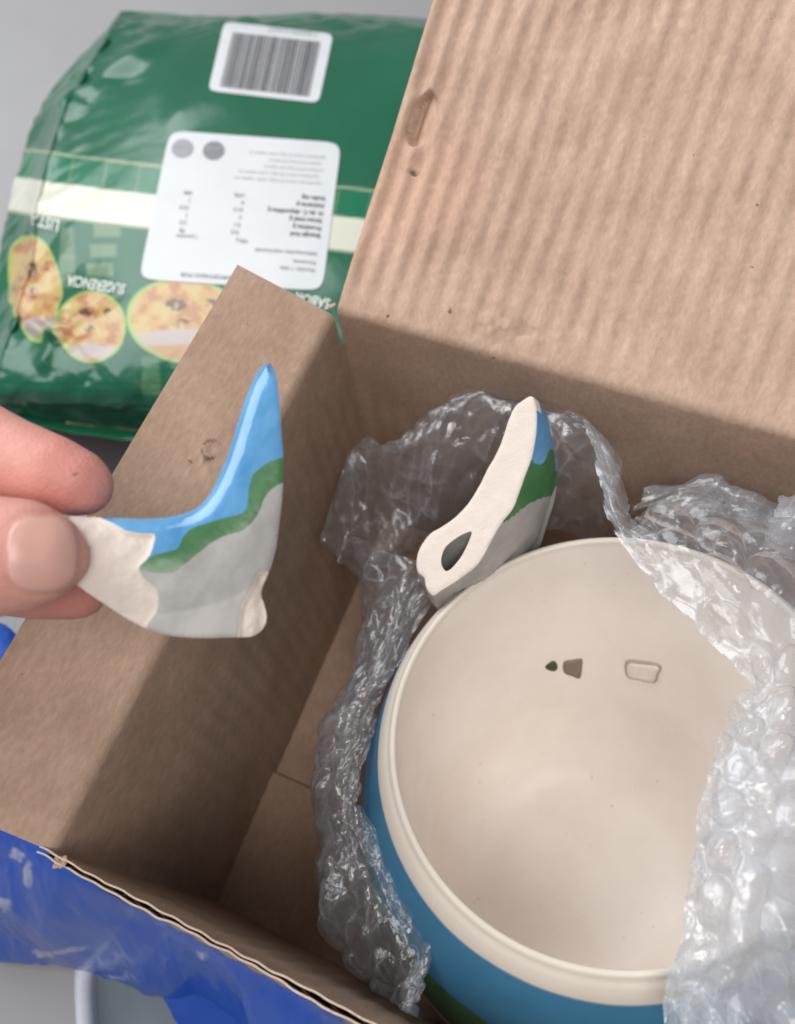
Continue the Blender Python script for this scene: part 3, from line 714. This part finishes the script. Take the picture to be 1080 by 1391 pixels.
def sticker(name, corners, mat, off, rnd=.06, n=36, asp=1.2):
    t = np.linspace(0, 2 * math.pi, 4 * n, endpoint=False)
    p = 16.0; se = (np.abs(np.cos(t)) ** p + np.abs(np.sin(t)) ** p) ** (-1 / p)
    cu, cv = .5 + .5 * np.cos(t) * se, .5 + .5 * np.sin(t) * se
    vs, fs = [], []; R = np.r_[np.linspace(1, .05, 18)]
    for r in R:
        P = quad(corners, .5 + (cu - .5) * r, .5 + (cv - .5) * r); vs.append(conform(P[:, 0], P[:, 1], fb, off))
    m = len(t)
    for r in range(len(R) - 1):
        for i in range(m): fs.append((r * m + i, r * m + (i + 1) % m, (r + 1) * m + (i + 1) % m, (r + 1) * m + i))
    fs.append(tuple((len(R) - 1) * m + i for i in range(m)))
    o = mesh(name, np.vstack(vs), fs, [mat], None); to_parent(o, food_bag); return o
PAPER = NT('label_paper'); PAPER.set(Roughness=.5); PAPER.color(PAPER.mix(PAPER.noise(60, 3), (.56, .575, .59), (.61, .625, .64))); PAPER = PAPER.m
INK = flatcol('grey_ink', (.09, .085, .095)); INK2 = flatcol('pale_ink', (.42, .42, .44)); WHITE = flatcol('white_ink', (.66, .70, .64))
BARQ = [(305, 30), (453, 47), (433, 141), (283, 124)]
barcode = sticker('barcode_label', BARQ, PAPER, .0004)
NUTQ = [(231, 178), (464, 195), (438, 396), (189, 380)]
nutri = sticker('nutrition_label', NUTQ, PAPER, .0004)
def strips(name, rects, corners, mat, parent, off=.0007, seg=4):
    vs, fs = [], []; k = 0
    for u0, v0, u1, v1 in rects:
        uu, vv = np.meshgrid([u0, u1] if abs(u1 - u0) < .08 else np.linspace(u0, u1, seg), np.linspace(v0, v1, 16), indexing='ij')
        P = quad(corners, uu, vv); vs.append(conform(P[..., 0], P[..., 1], fb, off).reshape(-1, 3)); fs.append(gfaces(*uu.shape, k)); k += uu.size
    o = mesh(name, np.vstack(vs), np.vstack(fs), [mat], None, False); to_parent(o, food_bag); o.parent = parent
    o.matrix_parent_inverse = Matrix.Identity(4); return o
rects = []; u = .10
while u < .90:
    w = random.choice((.006, .006, .012, .018)); rects.append((u, .14, min(u + w, .9), .93)); u += w + random.choice((.006, .008, .012))
strips('barcode_bars', rects, BARQ, INK, barcode)
def print_text(txt, corners, u0, v0, hgt, mat, parent, off=.0008, align='R', name='lettering', shear_=0, width=None, bold=False):
    """upside-down lettering (the packet lies turned round): text runs leftwards from (u0, v0)"""
    cu = bpy.data.curves.new('t', 'FONT'); cu.body = txt; cu.size = 1; cu.resolution_u = 2
    if bold: cu.offset = .02
    ob = bpy.data.objects.new('t', cu); COL.objects.link(ob); dg = bpy.context.evaluated_depsgraph_get()
    me = bpy.data.meshes.new_from_object(ob.evaluated_get(dg)); bpy.data.objects.remove(ob)
    v = np.empty(len(me.vertices) * 3); me.vertices.foreach_get('co', v); v = v.reshape(-1, 3)
    asp = wl(np.subtract(corners[3], corners[0])) / wl(np.subtract(corners[1], corners[0]))
    sx = hgt * asp if width is None else width / max(v[:, 0].max(), 1e-6)
    uu = u0 - v[:, 0] * sx; vv = v0 - hgt * .8 + v[:, 1] * hgt
    P = quad(corners, uu, vv); W3 = conform(P[:, 0], P[:, 1], fb, off)
    me.vertices.foreach_set('co', W3.ravel()); me.update()
    o = link(name, me, None, [mat]); o.parent = parent; return o
print_text('7 802000 014527', BARQ, .86, .09, .10, INK2, barcode)
rows = [(.93, .895, 'Porción: 1 plato', None, None), (.93, .845, 'Porciones', None, None), (.94, .79, 'por envase: 4', None, None)]
L_ = [(.945, .775, 'Información nutricional', '', ''), (.945, .835, 'Porciones', '', ''), (.945, .885, 'Porción: 1 taza', '', '')]
L2 = [(.655, 'Energía kcal', '312', '78'), (.605, 'Proteínas g', '9,1', '2,3'), (.555, 'Grasa total g', '3', '1'), (.505, 'H. de C. disponibles g', '61,5', '15,4'), (.455, 'Azúcares g', '4', '1'), (.405, 'Sodio mg', '1770', '440')]
for u_, v_, t_, _, _ in L_: print_text(t_, NUTQ, u_, v_, .036, INK, nutri, width=.34 if 'Inf' in t_ else None)
print_text('100 g', NUTQ, .56, .72, .036, INK, nutri); print_text('1 porción', NUTQ, .28, .715, .036, INK, nutri)
for v_, a, b, c_ in L2:
    print_text(a, NUTQ, .95, v_, .040, INK, nutri, bold=True); print_text(b, NUTQ, .50, v_ + .01, .036, INK, nutri); print_text(c_, NUTQ, .20, v_ + .02, .036, INK, nutri)
print_text('IMPORTADO POR', NUTQ, .50, .97, .038, INK, nutri, width=.28)
for k in range(5): print_text('ingredientes: harina de trigo, aceite vegetal, sal', NUTQ, .92 - .02 * (k % 2), .30 - .044 * k, .03, INK2, nutri, width=(.5, .46, .34, .3, .44)[k])
for uc, c0 in ((.095, INK2), (.275, INK)):
    t = np.linspace(0, 2 * math.pi, 32, endpoint=False); pts = [(uc, .115)] + [(uc + .062 * math.cos(a), .115 + .062 * math.sin(a)) for a in t]
    P = quad(NUTQ, [p[0] for p in pts], [p[1] for p in pts]); Wd = conform(P[:, 0], P[:, 1], fb, .0007)
    o = mesh('warning_seal', Wd, [(0, 1 + i, 1 + (i + 1) % 32) for i in range(32)], [flatcol('seal_grey', (.30, .30, .32) if uc < .2 else (.20, .20, .22))], None, False)
    o.parent = nutri
    print_text('ALTO EN', NUTQ, uc + .042, .122, .032, INK2, nutri, off=.001, width=.08)
# big white words on the film, also upside down
UNIT = [(0, 0), (1000, 0), (1000, 1000), (0, 1000)]
print_text('SUGERENCIA', [(92, 376), (172, 389), (168, 404), (88, 391)], 1.0, .95, 1.3, WHITE, film, off=.0005, width=.98, name='lettering', bold=True)
print_text('LISTA', [(42, 290), (84, 302), (80, 320), (38, 308)], .98, .9, 1.2, WHITE, film, off=.0005, width=.95, bold=True)
print_text('SABOR', [(400, 398), (450, 408), (446, 424), (396, 414)], 1.0, .95, 1.2, WHITE, film, off=.0005, width=.95, bold=True)
# crimped seal strip sticking out under the front edge
u = np.linspace(0, 1, 60)[:, None]; v = np.linspace(0, 1, 6)[None]
SX = 90 + 130 * u + 0 * v; SY = 568 + 14 * u + 7 * v + 1.5 * fbm(u * 20, v, 4); SP = at_z(SX, SY, .0045 + .0012 * fbm(u * 12, v * 3, 5) * 2)
o = mesh('seal_strip', SP.reshape(-1, 3), gfaces(60, 6), [flatcol('yellow_film', (.50, .42, .22))], None); to_parent(o, food_bag)

# thin dark brown slab between the packet and the box
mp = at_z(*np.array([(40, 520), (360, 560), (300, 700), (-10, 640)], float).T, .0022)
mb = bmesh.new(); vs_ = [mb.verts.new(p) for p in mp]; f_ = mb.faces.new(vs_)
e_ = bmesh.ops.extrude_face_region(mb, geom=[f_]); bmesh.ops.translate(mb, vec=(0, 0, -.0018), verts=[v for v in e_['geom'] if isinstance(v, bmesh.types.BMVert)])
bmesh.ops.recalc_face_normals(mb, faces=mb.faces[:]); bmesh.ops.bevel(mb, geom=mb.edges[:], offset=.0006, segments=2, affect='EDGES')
mme = bpy.data.meshes.new('dark_slab'); mb.to_mesh(mme); mb.free()
slab_ = link('dark_slab', mme, None, [flatcol('dark_brown_matte', (.045, .036, .036), .9)])
tag(slab_, 'flat dark brown slab between the green packet and the box flap', 'mat')

# ------------------------------------------------------------------ blue plastic bag and dish, in front of the box
def sheet_of(name, ctrl, nu, nv, fn):
    c_ = np.array(ctrl, float); P = at_z(c_[..., 0], c_[..., 1], c_[..., 2]); s = surf(np.concatenate([P, c_[..., :2] / 1000], -1), nu, nv)
    N = gnormals(s[..., :3]); N = N * np.where((N * (CAM - s[..., :3])).sum(-1, keepdims=True) < 0, -1, 1)
    return s[..., :3], N, s[..., 3] * 1000, s[..., 4] * 1000
bluec = [
 [(-120, 830, .02), (-40, 842, .03), (10, 850, .03), (45, 900, .03), (80, 1000, .03), (120, 1060, .03)],
 [(-150, 980, .03), (-60, 980, .05), (10, 980, .055), (60, 1020, .05), (130, 1080, .05), (200, 1120, .05)],
 [(-150, 1120, .035), (-50, 1120, .06), (20, 1130, .07), (90, 1160, .075), (220, 1220, .075), (420, 1330, .07)],
 [(-150, 1210, .03), (-40, 1215, .045), (50, 1225, .055), (170, 1260, .06), (320, 1320, .06), (480, 1400, .06)],
 [(-150, 1280, .006), (-30, 1290, .010), (60, 1302, .012), (190, 1340, .02), (300, 1392, .025), (440, 1460, .03)],
 [(-150, 1276, .001), (-30, 1286, .002), (62, 1296, .002), (190, 1330, .006), (310, 1385, .008), (450, 1450, .01)]]
P, N, x_, y_ = sheet_of('b', bluec, 240, 300, None)
P = P + N * (.0045 * (ridged(P[..., 0] * 22, P[..., 1] * 22, 81, 3) - .6) + .0025 * fbm(P[..., 0] * 60, P[..., 1] * 60, 82))[..., None]
rg = np.random.default_rng(33)
for lam in (.07, .05, .036, .026):
    an = rg.random() * 6.283; ph = (P[..., 0] * math.cos(an) + P[..., 1] * math.sin(an) + .02 * fbm(P[..., 0] * 18, P[..., 1] * 18, int(lam * 1e4))) / lam
    P = P + N * (lam * .11 * (np.abs(ph - np.round(ph)) * 2 - .5) * smooth(vnoise(P[..., 0] * 25, P[..., 1] * 25, int(lam * 2e4)), .25, .7))[..., None]
P[..., 2] = np.maximum(P[..., 2], .001)
inside = (P[..., 0] > -.116) & (P[..., 1] > -.0225)
lx, ly = P[..., 0] + .116, P[..., 1] + .0225
P[..., 0] = np.where(inside & (lx < ly), -.116, P[..., 0]); P[..., 1] = np.where(inside & (lx >= ly), -.0225, P[..., 1])
col = np.ones(x_.shape + (3,)) * np.array([.021, .080, .41])
wm = np.zeros_like(x_)
for cx, cy, rx, ry in ((22, 1160, 12, 9), (40, 1185, 8, 18), (8, 1222, 14, 9), (60, 1290, 16, 7), (95, 1285, 26, 4), (270, 1305, 10, 6)):
    wm = np.maximum(wm, smooth(-np.hypot((x_ - cx + 9 * fbm(x_ / 9, y_ / 9, 91)) / rx, (y_ - cy + 9 * fbm(x_ / 9, y_ / 9, 92)) / ry), -1.2, -.6) * (.4 + .6 * vnoise(x_ / 6, y_ / 6, 93)))
col = col * (1 - wm[..., None] * .75) + np.array([.55, .6, .7]) * wm[..., None] * .6
bb = NT('blue_film'); bb.set(Roughness=.24, Coat_Weight=.25); bb.color(bb.attr())
blue_bag = mesh('plastic_bag', P.reshape(-1, 3), gfaces(*P.shape[:2]), [bb.m], None, True, col.reshape(-1, 3))
tag(blue_bag, 'crumpled royal blue plastic bag with white print in front of the box', 'plastic bag')
dish = empty('tray', 'white rimmed grey tray poking out from under the blue bag', 'tray', (0, 0, 0))
dc = at_z(np.array(222.), np.array(1425.), np.array(.004))
ta = at_z(np.array(118.), np.array(1340.), np.array(.004)); tb_ = at_z(np.array(121.), np.array(1391.), np.array(.004))
eu = (ta - tb_) / wl(ta - tb_); ev = np.array([-eu[1], eu[0], 0])
hv_ = abs((ta - dc) @ ev); hu_ = hv_ * 1.5; dish.location = tuple(dc * np.array([1, 1, 0]))
def revolve(name, prof, mat, parent, nseg=160):
    pr = resample(prof, .0008, False); t = np.linspace(0, 2 * math.pi, nseg + 1); p = 7.
    se_ = (np.abs(np.cos(t)) ** p + np.abs(np.sin(t)) ** p) ** (-1 / p); cu, cv = np.cos(t) * se_, np.sin(t) * se_
    off = pr[:, :1]
    Q = dc[:2] + (cu * np.maximum(hu_ + off, 0))[..., None] * eu[:2] + (cv * np.maximum(hv_ + off, 0))[..., None] * ev[:2]
    V = np.concatenate([Q, np.repeat(pr[:, 1:], nseg + 1, 1)[..., None]], -1)
    o = mesh(name, V.reshape(-1, 3), gfaces(len(pr), nseg + 1), [mat], None); to_parent(o, parent)
gd = NT('tray_base'); gd.set(Roughness=.15, Coat_Weight=.4); gd.color(gd.mix(gd.noise(40, 3), (.12, .15, .18), (.20, .24, .27)))
revolve('rim', [(-.003, .004), (-.0028, .0085), (-.001, .0105), (.001, .0105), (.003, .0075), (.003, .001)], flatcol('white_rim', (.62, .64, .68), .3), dish)
revolve('base', [(-.0025, .004), (-.006, .0028), (-hv_ * .6, .0024), (-hv_, .0024)], gd.m, dish)

# ------------------------------------------------------------------ bubble wrap
wrp = NT('bubble_film'); t = wrp.t; N_ = wrp.N
tr = wrp.n('ShaderNodeBsdfTransparent'); tr.inputs[0].default_value = (.97, .97, .97, 1)
df = wrp.n('ShaderNodeBsdfDiffuse'); df.inputs[0].default_value = (.84, .89, .96, 1)
tl = wrp.n('ShaderNodeBsdfTranslucent'); tl.inputs[0].default_value = (.84, .89, .96, 1)
gs = wrp.n('ShaderNodeBsdfGlossy'); gs.inputs['Roughness'].default_value = .09; gs.inputs[0].default_value = (1, 1, 1, 1)
fr = wrp.n('ShaderNodeLayerWeight'); fr.inputs[0].default_value = .5
bp = wrp.n('ShaderNodeBump'); bp.inputs['Distance'].default_value = .0004; bp.inputs['Strength'].default_value = .6
wrp.l(wrp.noise(420, 4, None, .6), bp.inputs['Height'])
for nd in (gs, fr, df): wrp.l(bp.outputs[0], nd.inputs['Normal'])
m0 = wrp.n('ShaderNodeMixShader', i_Fac=.5); wrp.l(df.outputs[0], m0.inputs[1]); wrp.l(tl.outputs[0], m0.inputs[2])
haze_ = wrp.math('ADD', .05, wrp.math('MULTIPLY', wrp.n('ShaderNodeSeparateColor').outputs[0], 1))
sepw = [x for x in N_ if x.bl_idname == 'ShaderNodeSeparateColor'][0]; wrp.l(wrp.attr(), sepw.inputs[0])
m1 = wrp.n('ShaderNodeMixShader'); wrp.l(haze_, m1.inputs[0]); wrp.l(tr.outputs[0], m1.inputs[1]); wrp.l(m0.outputs[0], m1.inputs[2])
m2 = wrp.n('ShaderNodeMixShader'); wrp.l(wrp.math('ADD', .05, wrp.math('MULTIPLY', wrp.math('POWER', fr.outputs['Facing'], 3.5), .55)), m2.inputs[0]); wrp.l(m1.outputs[0], m2.inputs[1]); wrp.l(gs.outputs[0], m2.inputs[2])
wrp.l(m2.outputs[0], wrp.out.inputs[0]); WRAP = wrp.m
bub = empty('bubble_wrap', 'crumpled clear bubble wrap packed round the broken mug in the box', 'bubble wrap', (0, .06, .006))
def wrap(ctrl, seed, crumple=1.0, bubbles=1.0, haze=.05, wrink=1.0, two=True, pitch=.0130, res=.00062):
    c_ = np.array(ctrl, float); P = at_z(c_[..., 0], c_[..., 1], c_[..., 2])
    Lu = np.linalg.norm(np.diff(P, axis=0), axis=-1).sum(0).max(); Lv = np.linalg.norm(np.diff(P, axis=1), axis=-1).sum(1).max()
    nu, nv = int(Lu / res), int(Lv / res); s = surf(P, nu, nv)
    U, V = np.meshgrid(np.linspace(0, Lu, nu), np.linspace(0, Lv, nv), indexing='ij')
    N = gnormals(s); N = N * np.where((N * (CAM - s)).sum(-1, keepdims=True).mean() < 0, -1, 1)
    wu = U + .004 * fbm(U * 90, V * 90, seed + 1); wv = V + .004 * fbm(U * 90, V * 90, seed + 2)
    cr = .0050 * fbm(wu * 34, wv * 34, seed + 3, 2); fold = np.zeros_like(U); rg = np.random.default_rng(seed)
    for lam in (.030, .024, .019, .015, .012, .0095, .0075, .006):      # sharp folds in all directions
        an = rg.random() * 6.283; ph = (U * math.cos(an) + V * math.sin(an) + .010 * fbm(U * 48, V * 48, int(lam * 1e5)) + .0035 * fbm(U * 150, V * 150, int(lam * 1e5) + 3)) / lam + rg.random()
        tri = np.abs(ph - np.round(ph)) * 2; loc = smooth(vnoise(U * 55, V * 55, seed + int(lam * 2e4)), .3, .65)
        cr = cr + lam * .095 * (tri - .5) * loc * wrink; fold = np.maximum(fold, np.exp(-((1 - tri) * lam / .00055) ** 2) * loc * (.6 if lam > .01 else .9))
    # bubbles on a hexagonal lattice, some of them flat
    row = np.round(wv / (pitch * .866)); off = (row % 2) * .5; colx = np.round(wu / pitch - off)
    du = wu - (colx + off) * pitch; dv = wv - row * pitch * .866; r = np.hypot(du, dv) / (pitch * .46)
    full = _hash(colx + 50, row + 50, seed); k = np.where(full > .35, .55 + .6 * full, .18)
    dome = np.sqrt(np.clip(1 - r ** 2, 0, 1)) ** .8 * k
    dome = dome * (1 - .13 * ridged(wu * 420, wv * 420, seed + 9, 2) * smooth(r, .0, .8))
    top = s + N * (crumple * cr + bubbles * .0040 * dome)[..., None]
    hu = np.interp(U / Lu, np.linspace(0, 1, len(haze)), haze) if isinstance(haze, (list, tuple)) else haze
    hz = np.clip(hu * (.5 + 1.0 * vnoise(U * 70, V * 70, seed + 5)) * (1 - bubbles * .55 * full * smooth(1 - r, .05, .6)) + .40 * fold * vnoise(U * 120, V * 120, seed + 15) + .05 * np.exp(-((r - 1) / .10) ** 2) * bubbles, 0, 1)
    ed = np.minimum.reduce([U, Lu - U, V, Lv - V])
    hz = hz + .42 * np.exp(-ed / .0007)
    keep_v = (ed > .0022 * vnoise(U * 240, V * 240, seed + 7) * (ed < .004))
    g = gfaces(nu, nv); kf = keep_v.ravel()[g].all(1)
    def put(Q, h):
        Q = Q.copy(); Q[..., 1] = np.clip(Q[..., 1], -.0135, np.where(Q[..., 2] < ZR - .004, .1445, 1)); Q[..., 0] = np.maximum(Q[..., 0], -.0985); Q[..., 2] = np.maximum(Q[..., 2], .0092)
        o = mesh('sheet', Q.reshape(-1, 3), g[kf], [WRAP], None, True, np.repeat(h.reshape(-1, 1), 3, 1)); to_parent(o, bub)
    put(top, hz)
    if two: put(s + N * (crumple * cr - .0004)[..., None], hz * .6)
Z = lambda z, *pts: [(x, y, z) for x, y in pts]
# collar along the mug's left side: free edge, crest, outer bulge, tucked under
inn = [(612, 778), (598, 806), (568, 852), (540, 905), (518, 950), (508, 990), (490, 1045), (482, 1088), (508, 1130), (545, 1178), (572, 1210), (600, 1247), (585, 1290), (562, 1335), (560, 1400)]
out = [(470, 725), (480, 780), (486, 850), (468, 925), (442, 985), (428, 1040), (420, 1085), (432, 1140), (430, 1195), (450, 1255), (478, 1310), (515, 1352), (535, 1385), (548, 1410), (552, 1440)]
row = []
for (ix, iy), (ox, oy) in zip(inn, out):
    mx, my = (ix * .55 + ox * .45), (iy * .55 + oy * .45)
    row.append([(ix, iy, .098), (mx, my, .101), (ox + 6, oy, .086), (ox + 30, oy + 10, .055), (ox + 70, oy + 25, .02)])
wrap(row, 101, .8, .55, .03)
# behind the handle
topr = [(436, 742), (446, 680), (490, 612), (545, 606), (600, 562), (655, 538), (705, 527), (770, 560), (812, 600), (838, 655)]
row = []
for k, (tx, ty) in enumerate(topr):
    bx_, by_ = [(500, 800), (520, 780), (540, 765), (565, 750), (590, 740), (625, 730), (670, 722), (720, 722), (775, 726), (825, 735)][k]
    zt = [.085, .092, .10, .108, .116, .120, .122, .122, .122, .125][k]
    row.append([(tx + 3, ty + 10, zt - .006), (tx, ty, zt), (tx * .6 + bx_ * .4, ty * .6 + by_ * .4, zt - .012), (bx_ * .85 + tx * .15, by_ * .85 + ty * .15, .085), (bx_, by_, .070)])
wrap(row, 202, .8, .45, .035)
# tucked fold running from the handle down to the rim
wrap([[(790, 570, .124), (812, 580, .125), (832, 610, .122)], [(806, 630, .130), (832, 640, .132), (852, 660, .126)], [(818, 690, .134), (840, 700, .136), (866, 705, .130)], [(832, 730, .136), (860, 735, .138), (890, 730, .134)]], 303, .5, .35, .10)
# over the right of the rim
inr = [(832, 722), (880, 790), (950, 862), (1012, 930), (1000, 962), (980, 1000), (962, 1050), (945, 1110), (935, 1180), (922, 1270), (900, 1335), (908, 1400)]
mid = [(868, 705), (935, 735), (1010, 790), (1075, 860), (1080, 930), (1070, 1000), (1055, 1060), (1045, 1130), (1035, 1200), (1015, 1290), (985, 1360), (980, 1430)]
outr = [(905, 690), (985, 690), (1080, 740), (1160, 830), (1180, 920), (1180, 1000), (1170, 1080), (1160, 1160), (1150, 1240), (1130, 1330), (1090, 1420), (1070, 1480)]
zi = [.134, .138, .141, .143, .146, .147, .147, .146, .144, .140, .134, .130]
row = [[(*a, z), (*b, z + .003), (*c2, z - .012), (c2[0] + 60, c2[1] - 10, z - .045)] for a, b, c2, z in zip(inr, mid, outr, zi)]
hzs = .16
wrap(row, 404, .55, 1.0, [.03, .06, .22, .34, .40, .40], .8, pitch=.0150)
# a second, lower layer under it and the part that hangs outside the rim
row2 = [[(a[0] + 22, a[1] + 2, z - .006), (b[0] + 6, b[1], z - .004), (c2[0], c2[1], z - .020), (c2[0] + 60, c2[1] - 10, z - .06)] for a, b, c2, z in zip(inr, mid, outr, zi)]
wrap(row2[4:], 505, .8, .5, [.08, .18, .22], two=False)
# loose folds between mug and back wall
wrap([[(850, 690, .115), (870, 668, .120), (880, 690, .105)], [(920, 690, .118), (945, 655, .120), (950, 700, .10)], [(990, 705, .12), (1010, 672, .122), (1010, 720, .10)], [(1070, 750, .12), (1085, 705, .12), (1085, 760, .10)]], 606, .7, .5, .06)
wrap([[(1040, 745, .128), (1042, 705, .136), (1062, 676, .132)], [(1066, 752, .134), (1072, 712, .142), (1090, 670, .136)], [(1100, 760, .13), (1110, 715, .138), (1130, 670, .13)]], 707, .55, .6, .16)
